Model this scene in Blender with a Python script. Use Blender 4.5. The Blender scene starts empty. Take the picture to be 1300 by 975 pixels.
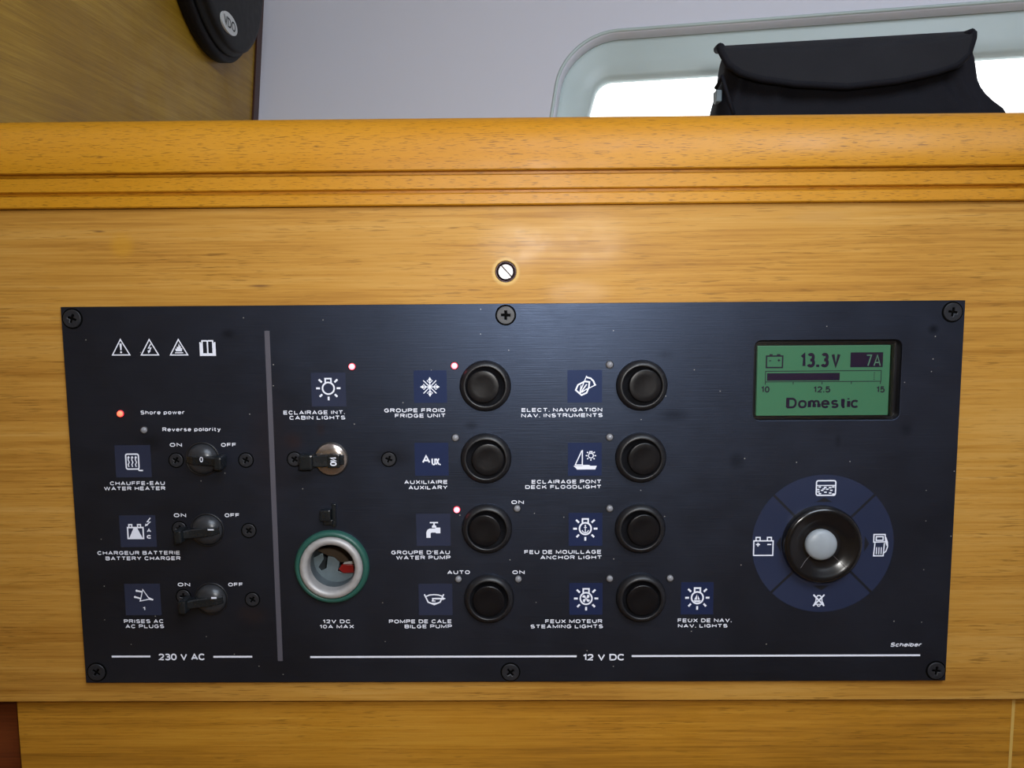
import bpy, bmesh, math, random
from math import sin, cos, pi, radians as R
from mathutils import Vector, Matrix
random.seed(4)
S = bpy.context.scene
COL = S.collection

# ------------------------------------------------------------------ camera
F = 1100.0
CAM = Vector((0.00463, -0.38442, 0.09687))
PITCH, YAW, ROLL = .11647, -.01096, -.00776
fw = Vector((sin(YAW)*cos(PITCH), cos(YAW)*cos(PITCH), -sin(PITCH)))
rt = Vector((cos(YAW), -sin(YAW), 0)); up = rt.cross(fw)
rt, up = cos(ROLL)*rt + sin(ROLL)*up, -sin(ROLL)*rt + cos(ROLL)*up
cd = bpy.data.cameras.new('camera'); cam = bpy.data.objects.new('camera', cd); COL.objects.link(cam)
m3 = Matrix((rt, up, -fw)).transposed()
cam.matrix_world = Matrix.Translation(CAM) @ m3.to_4x4()
cd.sensor_width = 36; cd.lens = F/1300*36; cd.clip_start = .01; cd.clip_end = 50
S.camera = cam

# ------------------------------------------------------------------ world, lights, exposure
w = bpy.data.worlds.new('sky'); S.world = w; w.use_nodes = True
bg = w.node_tree.nodes['Background']
bg.inputs[0].default_value = (.93, .97, 1, 1); bg.inputs[1].default_value = 3.0

def area(name, loc, target, size, power, col, shape='DISK', sy=None):
    l = bpy.data.lights.new(name, 'AREA'); l.shape = shape; l.size = size
    if sy: l.size_y = sy
    l.energy = power; l.color = col
    o = bpy.data.objects.new(name, l); COL.objects.link(o); o.location = loc
    o.rotation_euler = (Vector(target)-Vector(loc)).to_track_quat('-Z', 'Y').to_euler()
    return o
fl = area('camera_flash', (.032, -.388, .135), (.01, 0, .09), .02, .44, (1, .98, .94)); fl.data.spread = R(115)
area('cabin_fill_light', (.25, -.55, .70), (.1, .1, .0), .55, 9.6, (.76, .87, 1), 'RECTANGLE', .55)  # added cool fill for the cabin; the ceiling has no opening

S.view_settings.view_transform = 'Standard'; S.view_settings.look = 'None'
S.view_settings.gamma = 1; S.view_settings.exposure = 0; S.view_settings.use_curve_mapping = False

# ------------------------------------------------------------------ helpers
def P(px, py, y=0.0):
    """pixel of the 1300x975 photograph -> point on the vertical plane at depth y"""
    d = fw + rt*(px-650)/F - up*(py-487.5)/F
    return CAM + d*((y-CAM.y)/d.y)
def PX(px, py, x):
    d = fw + rt*(px-650)/F - up*(py-487.5)/F
    return CAM + d*((x-CAM.x)/d.x)
def scale_at(px, py, y=0.0):
    return (P(px+1, py, y)-P(px, py, y)).length, (P(px, py+1, y)-P(px, py, y)).length

LOC = {}
def wl(o): return LOC.get(o.name, Vector((0, 0, 0)))
def link(name, data, mat=None, parent=None, loc=(0, 0, 0), smooth=False, label=None, kind=None):
    o = bpy.data.objects.new(name, data); COL.objects.link(o)
    loc = Vector(loc); LOC[o.name] = loc
    o.location = loc - (wl(parent) if parent else Vector((0, 0, 0)))
    if parent: o.parent = parent
    if mat and data is not None and not data.materials: data.materials.append(mat)
    if smooth and data is not None: data.shade_smooth()
    if label: o['label'] = label
    if kind: o['kind'] = kind
    return o
def root(name, loc, label, cat, group=None):
    o = link(name, None, loc=loc); o['label'] = label; o['category'] = cat
    if group: o['group'] = group
    return o
def bm_mesh(bm, name='m'):
    me = bpy.data.meshes.new(name); bmesh.ops.recalc_face_normals(bm, faces=bm.faces); bm.to_mesh(me); bm.free(); return me
def raw_mesh(vs, fs):
    me = bpy.data.meshes.new('m'); me.from_pydata(vs, [], fs); me.update(); return me
def box_bm(bm, lo, hi, bev=0, rot=None):
    r = bmesh.ops.create_cube(bm, size=1)
    c = [(a+b)/2 for a, b in zip(lo, hi)]; s = [abs(b-a) for a, b in zip(lo, hi)]
    for v in r['verts']: v.co = Vector((v.co.x*s[0], v.co.y*s[1], v.co.z*s[2]))
    if bev:
        es = {e for v in r['verts'] for e in v.link_edges}
        rr = bmesh.ops.bevel(bm, geom=list(es), offset=bev, segments=2, affect='EDGES', profile=.6)
        vs = {v for f in rr['faces'] for v in f.verts} | {v for v in r['verts'] if v.is_valid}
    else: vs = r['verts']
    M = Matrix.Translation(c)
    if rot: M = M @ rot
    for v in vs: v.co = M @ v.co
def box(lo, hi, bev=0):
    bm = bmesh.new(); box_bm(bm, lo, hi, bev); return bm_mesh(bm)
def lathe(prof, n=48, bm=None):
    """profile of (radius, height); height points at the viewer (-y)"""
    own = bm is None
    if own: bm = bmesh.new()
    rings = []
    for r, h in prof:
        if r < 1e-7: rings.append([bm.verts.new((0, -h, 0))])
        else: rings.append([bm.verts.new((r*cos(2*pi*i/n), -h, r*sin(2*pi*i/n))) for i in range(n)])
    for a, b in zip(rings, rings[1:]):
        for i in range(n):
            j = (i+1) % n
            q = [a[i % len(a)], a[j % len(a)], b[j % len(b)], b[i % len(b)]]
            u = []
            for v in q:
                if v not in u: u.append(v)
            if len(u) > 2: bm.faces.new(u)
    return bm_mesh(bm) if own else None
def circ(cx, cz, r, n=48, a0=0):
    return [(cx+r*cos(a0+2*pi*i/n), cz+r*sin(a0+2*pi*i/n)) for i in range(n)]
def rrect(x0, z0, x1, z1, r, n=6):
    pts = []
    for cx, cz, a in ((x1-r, z1-r, 0), (x0+r, z1-r, 90), (x0+r, z0+r, 180), (x1-r, z0+r, 270)):
        for i in range(n+1):
            t = R(a+90*i/n); pts.append((cx+r*cos(t), cz+r*sin(t)))
    return pts
DG = None
def curve_mesh(cu):
    o = bpy.data.objects.new('tmp', cu); COL.objects.link(o)
    dg = bpy.context.evaluated_depsgraph_get(); dg.update()
    me = bpy.data.meshes.new_from_object(o.evaluated_get(dg))
    bpy.data.objects.remove(o); bpy.data.curves.remove(cu); me.materials.clear(); return me
def plate(loops, y0, y1, bevel=0):
    """filled outline with holes in the x-z plane, from y0 (front) to y1 (back)"""
    cu = bpy.data.curves.new('c', 'CURVE'); cu.dimensions = '2D'; cu.fill_mode = 'BOTH'
    for L in loops:
        sp = cu.splines.new('POLY'); sp.points.add(len(L)-1); sp.use_cyclic_u = True
        for p, q in zip(sp.points, L): p.co = (q[0], q[1], 0, 1)
    cu.extrude = abs(y1-y0)/2 - bevel; cu.bevel_depth = bevel; cu.bevel_resolution = 1
    if bevel: cu.offset = -bevel
    me = curve_mesh(cu); ym = (y0+y1)/2
    for v in me.vertices: v.co = Vector((v.co.x, ym-v.co.z, v.co.y))
    return me
def tube(pts, r, n=8, closed=False, bm=None):
    own = bm is None
    if own: bm = bmesh.new()
    rings = []; N = len(pts); pts = [Vector(p) for p in pts]; prev = None
    for i, p in enumerate(pts):
        a = pts[(i-1) % N] if (closed or i) else p; b = pts[(i+1) % N] if (closed or i < N-1) else p
        t = (b-a).normalized()
        s = t.cross(Vector((0, 1, 0)) if abs(t.y) < .95 else Vector((1, 0, 0))).normalized(); q = t.cross(s)
        rr = r[i] if isinstance(r, (list, tuple)) else r
        rings.append([bm.verts.new(p + s*rr*cos(2*pi*k/n) + q*rr*sin(2*pi*k/n)) for k in range(n)])
    for i in range(N if closed else N-1):
        a, b = rings[i], rings[(i+1) % N]
        for k in range(n): bm.faces.new((a[k], a[(k+1) % n], b[(k+1) % n], b[k]))
    if not closed: bm.faces.new(rings[0]); bm.faces.new(rings[-1])
    return bm_mesh(bm) if own else None

# ------------------------------------------------------------------ materials
class NT:
    def __init__(s, name):
        s.m = bpy.data.materials.new(name); s.m.use_nodes = True; s.t = s.m.node_tree
        s.b = s.t.nodes['Principled BSDF']
    def n(s, ty, **kw):
        x = s.t.nodes.new(ty)
        for k, v in kw.items(): setattr(x, k, v)
        return x
    def l(s, a, b): s.t.links.new(a, b)
    def coords(s, scale=(1, 1, 1), rot=(0, 0, 0)):
        tc = s.n('ShaderNodeTexCoord'); mp = s.n('ShaderNodeMapping')
        mp.inputs['Scale'].default_value = scale; mp.inputs['Rotation'].default_value = rot
        s.l(tc.outputs['Object'], mp.inputs[0]); return mp.outputs[0]
    def noise(s, scale, detail=3, rough=.5, sc=1.0, rot=(0, 0, 0)):
        n = s.n('ShaderNodeTexNoise'); n.inputs['Scale'].default_value = sc
        n.inputs['Detail'].default_value = detail; n.inputs['Roughness'].default_value = rough
        s.l(s.coords(scale, rot), n.inputs['Vector']); return n.outputs['Fac']
    def ramp(s, fac, stops):
        r = s.n('ShaderNodeValToRGB'); e = r.color_ramp.elements
        while len(e) < len(stops): e.new(.5)
        for x, (p, c) in zip(e, stops):
            x.position = p; x.color = (*c, 1) if isinstance(c, tuple) else (c, c, c, 1)
        s.l(fac, r.inputs[0]); return r.outputs[0]
    def mix(s, fac, a, b, mode='MIX'):
        x = s.n('ShaderNodeMix', data_type='RGBA', blend_type=mode)
        for sock, v in ((x.inputs[0], fac), (x.inputs[6], a), (x.inputs[7], b)):
            if hasattr(v, 'is_linked'): s.l(v, sock)
            elif isinstance(v, tuple): sock.default_value = (*v, 1)
            else: sock.default_value = v
        return x.outputs[2]
    def math(s, op, a, b=0.0, c=None):
        x = s.n('ShaderNodeMath', operation=op)
        for i, v in enumerate((a, b) if c is None else (a, b, c)):
            if hasattr(v, 'is_linked'): s.l(v, x.inputs[i])
            else: x.inputs[i].default_value = v
        return x.outputs[0]
    def spot(s, c, rx, rz, soft=.6):
        """1 inside an ellipse on the x-z plane (a stain), fading to 0"""
        tc = s.n('ShaderNodeTexCoord'); mp = s.n('ShaderNodeMapping')
        mp.inputs['Location'].default_value = (-c[0]/rx, 0, -c[2]/rz); mp.inputs['Scale'].default_value = (1/rx, 0, 1/rz)
        s.l(tc.outputs['Object'], mp.inputs[0])
        g = s.n('ShaderNodeVectorMath', operation='LENGTH'); s.l(mp.outputs[0], g.inputs[0])
        mr = s.n('ShaderNodeMapRange'); mr.inputs[1].default_value = 1; mr.inputs[2].default_value = 1-soft
        mr.interpolation_type = 'SMOOTHSTEP'
        s.l(g.outputs['Value'], mr.inputs[0]); return mr.outputs[0]
    def bump(s, h, strength=.3, dist=.0005):
        b = s.n('ShaderNodeBump'); b.inputs['Strength'].default_value = strength; b.inputs['Distance'].default_value = dist
        s.l(h, b.inputs['Height']); s.l(b.outputs[0], s.b.inputs['Normal'])
    def set(s, **kw):
        for k, v in kw.items():
            i = s.b.inputs[k.replace('_', ' ')]
            if hasattr(v, 'is_linked'): s.l(v, i)
            elif isinstance(v, tuple): i.default_value = (*v, 1)
            else: i.default_value = v
        return s
def srgb(r, g, b):
    f = lambda v: (v/255/12.92) if v <= 10 else ((v/255+.055)/1.055)**2.4
    return (f(r), f(g), f(b))
def plain(name, col, rough=.5, metal=0.0, spec=.5, nz=0, **kw):
    n = NT(name)
    if nz:
        f = n.noise((nz, nz, nz), 4)
        n.set(Base_Color=n.mix(f, tuple(c*.8 for c in col), tuple(min(1, c*1.2) for c in col)), Roughness=n.math('MULTIPLY_ADD', f, .2, rough-.1))
        n.bump(f, .15, .0003)
    else: n.set(Base_Color=col, Roughness=rough)
    n.set(Metallic=metal, Specular_IOR_Level=spec, **kw); return n.m

def wood(name, light, mid, dark, axis='x', fleck=.5, streak=1.0, rough=.42, short=1.0, spots=(), spec=.5, smears=()):
    n = NT(name)
    def sc(a, b): return (a, b, b) if axis == 'x' else (b, a, b)
    a = n.noise(sc(2.5, 70), 4, .6); b = n.noise(sc(9, 300), 4, .6); b2 = n.noise(sc(22, 1100), 3, .6)
    c = n.noise(sc(95*short, 1700 if short < 1.5 else 2500), 2, .5); d = n.noise((7, 7, 9), 2); g = n.noise(sc(14, 60), 3, .5)
    k = streak
    h = n.math('ADD', n.math('MULTIPLY', a, .38*k), n.math('MULTIPLY', b, .45*k))
    h = n.math('ADD', h, n.math('MULTIPLY', b2, .42*k))
    h = n.math('ADD', h, n.math('MULTIPLY_ADD', d, .35, .5-.625*k-.175))
    col = n.ramp(h, [(.30, dark), (.5, mid), (.70, light)])
    fl = n.ramp(c, [(.57, 0.0), (.68, 1.0)])
    fl = n.math('MULTIPLY', fl, n.ramp(g, [(.38, .15), (.6, 1.0)]) if short < 1.5 else 1.0)
    col = n.mix(n.math('MULTIPLY', fl, fleck), col, tuple(x*.42 for x in dark))
    for (p, rx, rz, cc, am, soft) in spots:
        col = n.mix(n.math('MULTIPLY', n.spot(p, rx, rz, soft), am), col, cc)
    e = n.noise((28, 28, 40), 4, .6)
    rg = n.math('MULTIPLY_ADD', e, .35, rough-.17)
    for p, rx, rz in smears:        # polish residue: glossier patches of the varnish
        m_ = n.math('MULTIPLY', n.spot(p, rx, rz, .7), n.ramp(e, [(.38, .25), (.62, 1.0)]))
        rg = n.math('MULTIPLY_ADD', m_, -.24, rg)
    n.set(Base_Color=col, Roughness=rg, Specular_IOR_Level=spec)
    n.bump(n.math('MULTIPLY_ADD', c, -1.0, b2), .10, .00015)
    return n.m

M = {}
Q = lambda x, y: P(x, y, .0025)
sc0 = P(642, 345, .0025)
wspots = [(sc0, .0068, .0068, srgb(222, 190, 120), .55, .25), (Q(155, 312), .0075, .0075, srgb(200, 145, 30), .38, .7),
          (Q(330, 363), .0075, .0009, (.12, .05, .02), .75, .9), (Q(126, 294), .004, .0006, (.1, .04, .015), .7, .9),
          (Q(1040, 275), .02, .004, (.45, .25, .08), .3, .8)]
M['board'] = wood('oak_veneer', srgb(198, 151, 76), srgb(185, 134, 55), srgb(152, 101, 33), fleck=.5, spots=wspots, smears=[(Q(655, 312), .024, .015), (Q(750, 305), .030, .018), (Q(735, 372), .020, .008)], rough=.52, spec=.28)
M['lower'] = wood('oak_veneer_lower', srgb(196, 142, 48), srgb(180, 124, 34), srgb(138, 90, 20), fleck=.5, rough=.5, spec=.4)
M['beech'] = wood('beech_rail', srgb(200, 142, 34), srgb(192, 131, 22), srgb(180, 117, 14), fleck=.8, streak=.4, rough=.46, short=2.3, spec=.4)
M['bulk'] = wood('bulkhead_veneer', srgb(182, 146, 52), srgb(150, 114, 28), srgb(118, 84, 14), axis='y', fleck=.2, spec=.22, streak=.75, rough=.4)
M['redwood'] = wood('dark_red_wood', srgb(120, 60, 22), srgb(104, 46, 14), srgb(80, 32, 8), fleck=.3, rough=.5)
M['trimdark'] = plain('dark_brown_edge', srgb(62, 28, 12), .5)
M['white'] = plain('white_gelcoat', (.76, .76, .83), .45)
M['frame'] = plain('window_frame_grey', (.52, .61, .59), .4, nz=7)
M['floor'] = plain('cabin_sole', (.22, .12, .05), .5, nz=8)

# anodised black face plate with brushed grain, smears and dust
n = NT('black_anodised_plate')
br = n.noise((40, 40, 2600), 3, .6); big = n.noise((11, 11, 15), 4, .6); mid = n.noise((45, 45, 70), 5, .7)
col = n.mix(n.ramp(big, [(.35, 0.0), (.65, 1.0)]), (.007, .006, .0072), (.0115, .011, .0145))
fm = n.ramp(mid, [(.35, .35), (.6, 1.0)]); dull = 0.0
for (px, py, rx, rz, am, cc) in ((290, 424, 13, 9, .8, (.004, .003, .003)), (498, 580, 34, 17, .85, (.008, .006, .005)), (190, 562, 26, 16, .7, (.006, .005, .004)),
        (372, 560, 18, 18, .5, (.035, .014, .007)), (407, 545, 8, 14, .4, (.03, .015, .01)), (598, 540, 12, 8, .6, (.006, .006, .007)), (845, 450, 16, 9, .5, (.008, .008, .01)),
        (855, 527, 28, 12, .6, (.006, .006, .008)), (1185, 418, 10, 9, .7, (.003, .003, .004)), (1150, 545, 12, 14, .6, (.004, .004, .005)), (1064, 560, 6, 12, .6, (.004, .004, .005)),
        (345, 560, 40, 110, .25, (.03, .014, .009)), (320, 780, 30, 20, .4, (.035, .018, .012)), (935, 585, 14, 16, .6, (.005, .005, .006))):
    s = scale_at(px, py)[0]
    mk = n.math('MULTIPLY', n.math('MULTIPLY', n.spot(P(px, py), rx*s, rz*s, .95), fm), am)
    col = n.mix(mk, col, cc); dull = n.math('MAXIMUM', dull, mk)
vo = n.n('ShaderNodeTexVoronoi', voronoi_dimensions='2D'); vo.inputs['Scale'].default_value = 85; n.l(n.coords((1, 1, 1), (R(90), 0, 0)), vo.inputs['Vector'])
dust = n.math('LESS_THAN', vo.outputs['Distance'], .019)
vc = n.n('ShaderNodeSeparateColor'); n.l(vo.outputs['Color'], vc.inputs[0])
dust = n.math('MULTIPLY', dust, n.math('GREATER_THAN', vc.outputs[0], .86))
col = n.mix(n.math('MULTIPLY', dust, .7), col, (.5, .48, .45))
n.set(Base_Color=col, Roughness=n.math('ADD', n.math('MULTIPLY_ADD', mid, .20, .26), n.math('MULTIPLY', br, .12)), Specular_IOR_Level=n.math('MULTIPLY_ADD', dull, -.62, .75), Metallic=0.0, Specular_Tint=(.46, .62, 1.0))
n.bump(br, .5, .0001); M['plate'] = n.m

M['print'] = plain('white_print', (.80, .82, .92), .5)
M['divline'] = plain('grey_print', (.085, .08, .10), .5)
M['tile'] = plain('blue_grey_tile', (.024, .027, .050), .45, spec=.35, nz=30, Specular_Tint=(.5, .65, 1.0))
M['tile_b'] = plain('blue_tile', (.014, .019, .056), .45, spec=.35, nz=30, Specular_Tint=(.4, .58, 1.0))
M['pad'] = plain('dark_blue_print', (.013, .020, .052), .45, nz=20)
M['padgap'] = plain('pad_gap', (.004, .005, .010), .5)
M['rubber'] = plain('black_plastic_bezel', (.008, .008, .010), .42, nz=350)
M['cap'] = plain('black_button_cap', (.0055, .005, .006), .34, spec=.32, nz=200)
M['black'] = plain('dark_recess', (.002, .002, .002), .8, spec=.05)
M['screw'] = plain('blackened_screw', (.022, .023, .028), .42, metal=.2, nz=500)
M['knob'] = plain('black_lever_plastic', (.009, .011, .013), .28, nz=260)
M['knobdisc'] = plain('worn_switch_hub', (.035, .037, .042), .32, metal=.3, nz=700)
M['chromehub'] = plain('bright_switch_hub', (.42, .36, .32), .22, metal=.85, nz=200)
M['chrome'] = plain('nickel_screw', (.50, .48, .48), .5, metal=.7)
M['slotfloor'] = plain('slot_floor', (.50, .48, .48), .5, metal=.6)
M['slot'] = plain('screw_slot', (.10, .08, .08), .4, metal=.6)
M['teal'] = plain('teal_plastic_ring', (.018, .085, .066), .42, nz=60)
M['steel'] = plain('dull_steel_ring', (.40, .385, .38), .5, metal=.3, nz=420)
M['barrel'] = plain('socket_barrel', (.11, .13, .145), .5, metal=.4, nz=300)
M['contact'] = plain('galvanised_contact', (.13, .165, .18), .5, metal=.35, nz=380)
M['brass'] = plain('brown_depth', (.05, .03, .015), .5)
M['red'] = plain('red_plastic', (.20, .008, .008), .3)
M['joy'] = plain('gloss_black', (.006, .006, .007), .2, spec=.6)
M['joycap'] = plain('silver_grey_cap', (.30, .33, .36), .4, nz=120)
M['ledoff'] = plain('clear_indicator', (.24, .24, .26), .2, nz=900)
n = NT('lit_red_lens'); n.set(Base_Color=(.6, .02, .02), Roughness=.3, Emission_Color=(1, .02, .05), Emission_Strength=2.4); M['ledred'] = n.m
n = NT('lit_red_core'); n.set(Base_Color=(.9, .3, .3), Roughness=.3, Emission_Color=(1, .20, .26), Emission_Strength=3.2); M['ledcore'] = n.m
n = NT('lit_orange_core'); n.set(Base_Color=(.9, .2, .1), Roughness=.3, Emission_Color=(1, .10, .05), Emission_Strength=2.6); M['ledcore2'] = n.m
n = NT('green_lcd')
n.set(Base_Color=(.050, .150, .085), Roughness=.3, Emission_Color=(.12, .42, .22), Emission_Strength=.12, Specular_IOR_Level=.3); M['lcd'] = n.m
M['lcdink'] = plain('lcd_ink', (.018, .010, .034), .35, spec=.3)
M['lcdgreen'] = plain('lcd_ground_text', (.11, .25, .16), .3)
n = NT('display_window'); t = n.t
tr = n.n('ShaderNodeBsdfTransparent'); gl = n.n('ShaderNodeBsdfGlossy'); gl.inputs['Roughness'].default_value = .05
fr = n.n('ShaderNodeFresnel'); fr.inputs[0].default_value = 1.42; mx = n.n('ShaderNodeMixShader')
n.l(fr.outputs[0], mx.inputs[0]); n.l(tr.outputs[0], mx.inputs[1]); n.l(gl.outputs[0], mx.inputs[2])
n.l(mx.outputs[0], t.nodes['Material Output'].inputs[0]); M['pane'] = n.m
M['badge'] = plain('pale_badge', (.62, .64, .62), .45)
M['cover'] = plain('charcoal_plastic', (.010, .0105, .011), .6, spec=.25, nz=120)
M['coverside'] = plain('black_cover_side', (.005, .004, .004), .6, spec=.2, nz=60)
n = NT('black_neoprene'); a = n.noise((900, 900, 900), 2); b = n.noise((30, 30, 30), 4)
n.set(Base_Color=n.mix(b, (.004, .004, .007), (.007, .007, .012)), Roughness=.8, Specular_IOR_Level=.25)
n.bump(a, .4, .0006); M['neo'] = n.m
n = NT('charcoal_fabric'); a = n.noise((1200, 1200, 1200), 2); b = n.noise((40, 40, 40), 4)
n.set(Base_Color=n.mix(b, (.012, .012, .015), (.020, .020, .024)), Roughness=.85, Specular_IOR_Level=.25)
n.bump(a, .4, .0006); M['flap'] = n.m
M['winlight'] = plain('painted_window_light', (.20, .26, .30), .5)  # pale colour standing in for window light by the bag

# ------------------------------------------------------------------ the setting
XB = -.27
A = PX(326, 148, XB); B = PX(333, 0, XB)
v_ = (B-A).normalized(); psi = R(13)
u_ = Vector((cos(psi), -sin(psi), 0)); n_ = u_.cross(v_).normalized(); w_ = n_.cross(u_)
if w_.z < 0: w_ = -w_
HB = Matrix((u_, -n_ if n_.y < 0 else n_, w_)).transposed().to_4x4()      # local x along wall, y outward, z up
HB.translation = A
def hull_uv(px, py, off=0.0):
    d = fw + rt*(px-650)/F - up*(py-487.5)/F
    nn = Vector(HB.col[1][:3]); o = A + nn*off
    X = CAM + d*((o-CAM).dot(nn)/d.dot(nn)) - A
    return X.dot(u_), X.dot(w_)
def hull_mesh(me):
    me.transform(HB); return me
# rounded window opening in the hull side
def win_loop(u0, u1, z0, z1, r, taper=0.0):
    L = rrect(u0, z0, u1, z1, r, 10)
    return [(x + (z-z1)*taper, z) for x, z in L]
op = win_loop(.3245, 1.05, -.22, hull_uv(1000, 25)[1], .050, .10)
fr_in = win_loop(hull_uv(752, 125, .022)[0]+.004, 1.02, -.17, hull_uv(1000, 84, .022)[1], .013, .22)
wall = link('wall_back', hull_mesh(plate([[(-.02, -.75), (1.35, -.75), (1.35, .6), (-.02, .6)], op], 0, .014, .0015)), M['white'], kind='structure')
# moulded frame slopes from the opening back to the glass
N = len(op); vs = []; fs = []
rings = []
def ring(loop, y): 
    i0 = len(vs); vs.extend([(x, y, z) for x, z in loop]); rings.append(i0)
def lerp(a, b, t): return [(p[0]*(1-t)+q[0]*t, p[1]*(1-t)+q[1]*t) for p, q in zip(a, b)]
big_ = win_loop(.318, 1.06, -.23, hull_uv(1000, 25)[1]+.007, .056, .10)
for lp, y in ((big_, .0145), (op, .0145), (lerp(op, fr_in, .10), .015), (lerp(op, fr_in, .5), .019), (lerp(op, fr_in, .92), .0205), (fr_in, .023), (fr_in, .034)): ring(lp, y)
for a, b in zip(rings, rings[1:]):
    for i in range(N): j = (i+1) % N; fs.append((a+i, a+j, b+j, b+i))
me = hull_mesh(raw_mesh(vs, fs)); me.shade_smooth()
win = link('window_1', me, M['frame'], kind='structure')
pane = link('pane', hull_mesh(plate([lerp(fr_in, [(.7, -.07)]*N, -.01)], .030, .033)), M['pane'], win)
# raised lip round the opening
lip = [HB @ Vector((x, -.0003, z)) for x, z in win_loop(.3225, 1.052, -.222, hull_uv(1000, 25)[1]+.002, .052, .10)]
link('window_lip', tube(lip, .0016, 8, True), M['frame'], win, smooth=True)

link('wall_left', box((XB-.03, .0, -1.2), (XB, .75, .75)), M['bulk'], kind='structure')
# dark edge strip in the corner between bulkhead and hull side
dv = .012
vsn = []
for z in (-.4, .5):
    t = (z-A.z)/v_.z; c = A + v_*t
    for dy in (-.017, -.0002):
        for dx in (.0002, .002): vsn.append((XB+dx, c.y+dy, z))
link('trim_1', raw_mesh(vsn, [(0, 1, 5, 4), (1, 3, 7, 5), (3, 2, 6, 7), (2, 0, 4, 6), (0, 2, 3, 1), (4, 5, 7, 6)]), M['trimdark'], kind='structure')
link('ceiling', box((-1.6, -2.2, .75), (1.7, .9, .78)), M['white'], kind='structure')
link('floor', box((-1.6, -2.2, -1.23), (1.7, .9, -1.2)), M['floor'], kind='structure')
link('wall_front', box((-1.6, -2.23, -1.2), (1.7, -2.2, .75)), M['bulk'], kind='structure')
link('wall_right', box((1.3, -2.2, -1.2), (1.33, .9, .75)), M['white'], kind='structure')
link('wall_side', box((-1.63, -2.2, -1.2), (-1.6, .9, .75)), M['bulk'], kind='structure')

# ------------------------------------------------------------------ wooden cabinet front
XL, XR = XB+.0005, 1.0
cab = root('wooden_cabinet', (0, .1, -.9), 'honey coloured wooden cabinet front with grooved top rail around the black panel', 'cabinet')
zb = P(650, 893).z; zt = P(650, 260.5).z
sc_px = P(642, 345, .0025)
board = plate([[(XL, zb), (XR, zb), (XR, zt), (XL, zt)], rrect(-.185, -.078, .185, .078, .004), circ(sc_px.x, sc_px.z, .0047, 32)], .0025, .0165, .0004)
link('front_board', board, M['board'], cab)
prof = [(.0165, zt+.0002), (.0006, zt+.0002), (.0, zt+.0008)]
z3, z4 = P(650, 244.5).z, P(650, 239.8).z; z5, z6 = P(650, 220.8).z, P(650, 216.3).z
for za, zc in ((z3, z4), (z5, z6)):
    prof += [(0, za-.0004), (.0006, za), (.0026, za+.0003), (.0026, zc-.0002), (-.0016, zc), (-.0022, zc+.0005)] if za == z5 else \
            [(0, za-.0004), (.0006, za), (.0026, za+.0003), (.0026, zc-.0002), (.0006, zc), (0, zc+.0005)]
prof += [(-.0024, .1474), (-.0025, .1495), (-.0021, .1530), (-.0012, .1568), (.0003, .1606), (.0022, .1640), (.0048, .1670), (.0085, .1691), (.014, .1701), (.020, .1703), (.026, .1695), (.030, .166), (.031, .160), (.031, .150), (.0165, .150)]
vs = [(x, y, z) for x in (XL, XR) for y, z in prof]; k = len(prof)
fs = [(i, (i+1) % k, (i+1) % k+k, i+k) for i in range(k)] + [tuple(range(k-1, -1, -1)), tuple(range(k, 2*k))]
me = raw_mesh(vs, fs)
for p in me.polygons: p.use_smooth = len(p.vertices) == 4
bm = bmesh.new(); bm.from_mesh(me); bmesh.ops.recalc_face_normals(bm, faces=bm.faces)
for e in bm.edges:
    if len(e.link_faces) == 2 and e.calc_face_angle() > R(32): e.smooth = False
bm.to_mesh(me); bm.free()
link('top_rail', me, M['beech'], cab, label='thick beech top rail with two grooves')
x0 = P(21.5, 897, .007).x; x1 = P(1285, 900, .007).x; x2 = P(1287.5, 900, .007).x
link('lower_panel', box((x0, .007, -.9), (x1, .016, zb+.012), .0003), M['lower'], cab)
link('lower_panel', box((x2, .007, -.9), (XR, .016, zb+.012), .0003), M['lower'], cab)
link('edge_strip', box((x1-.0003, .0068, -.9), (x2+.0003, .0160, zb+.0118), .0002), plain('pale_edge_band', srgb(205, 165, 85), .5), cab, label='thin pale vertical edge band')
link('side_post', box((XL, .0165, -.9), (x0+.02, .03, zb+.02)), M['redwood'], cab, label='dark red-brown recessed post')
SZ = .070
bm = bmesh.new()
ya = .030
for x_, yb in ((XL, (A.y-.035)),): pass
def hull_y(x, z):      # depth of the hull face at x,z
    nn = Vector(HB.col[1][:3]); return A.y - ((x-A.x)*nn.x + (z-A.z)*nn.z)/nn.y
pts = [(XL, ya), (XR, ya), (XR, hull_y(XR, SZ)-.003), (XL, hull_y(XL, SZ)-.036)]
vs = [(x, y, z) for z in (SZ-.015, SZ) for x, y in pts]
link('shelf_board', raw_mesh(vs, [(3, 2, 1, 0), (4, 5, 6, 7), (0, 1, 5, 4), (1, 2, 6, 5), (2, 3, 7, 6), (3, 0, 4, 7)]), M['lower'], kind='structure')  # unseen shelf behind the rail that the pouch stands on

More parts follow.
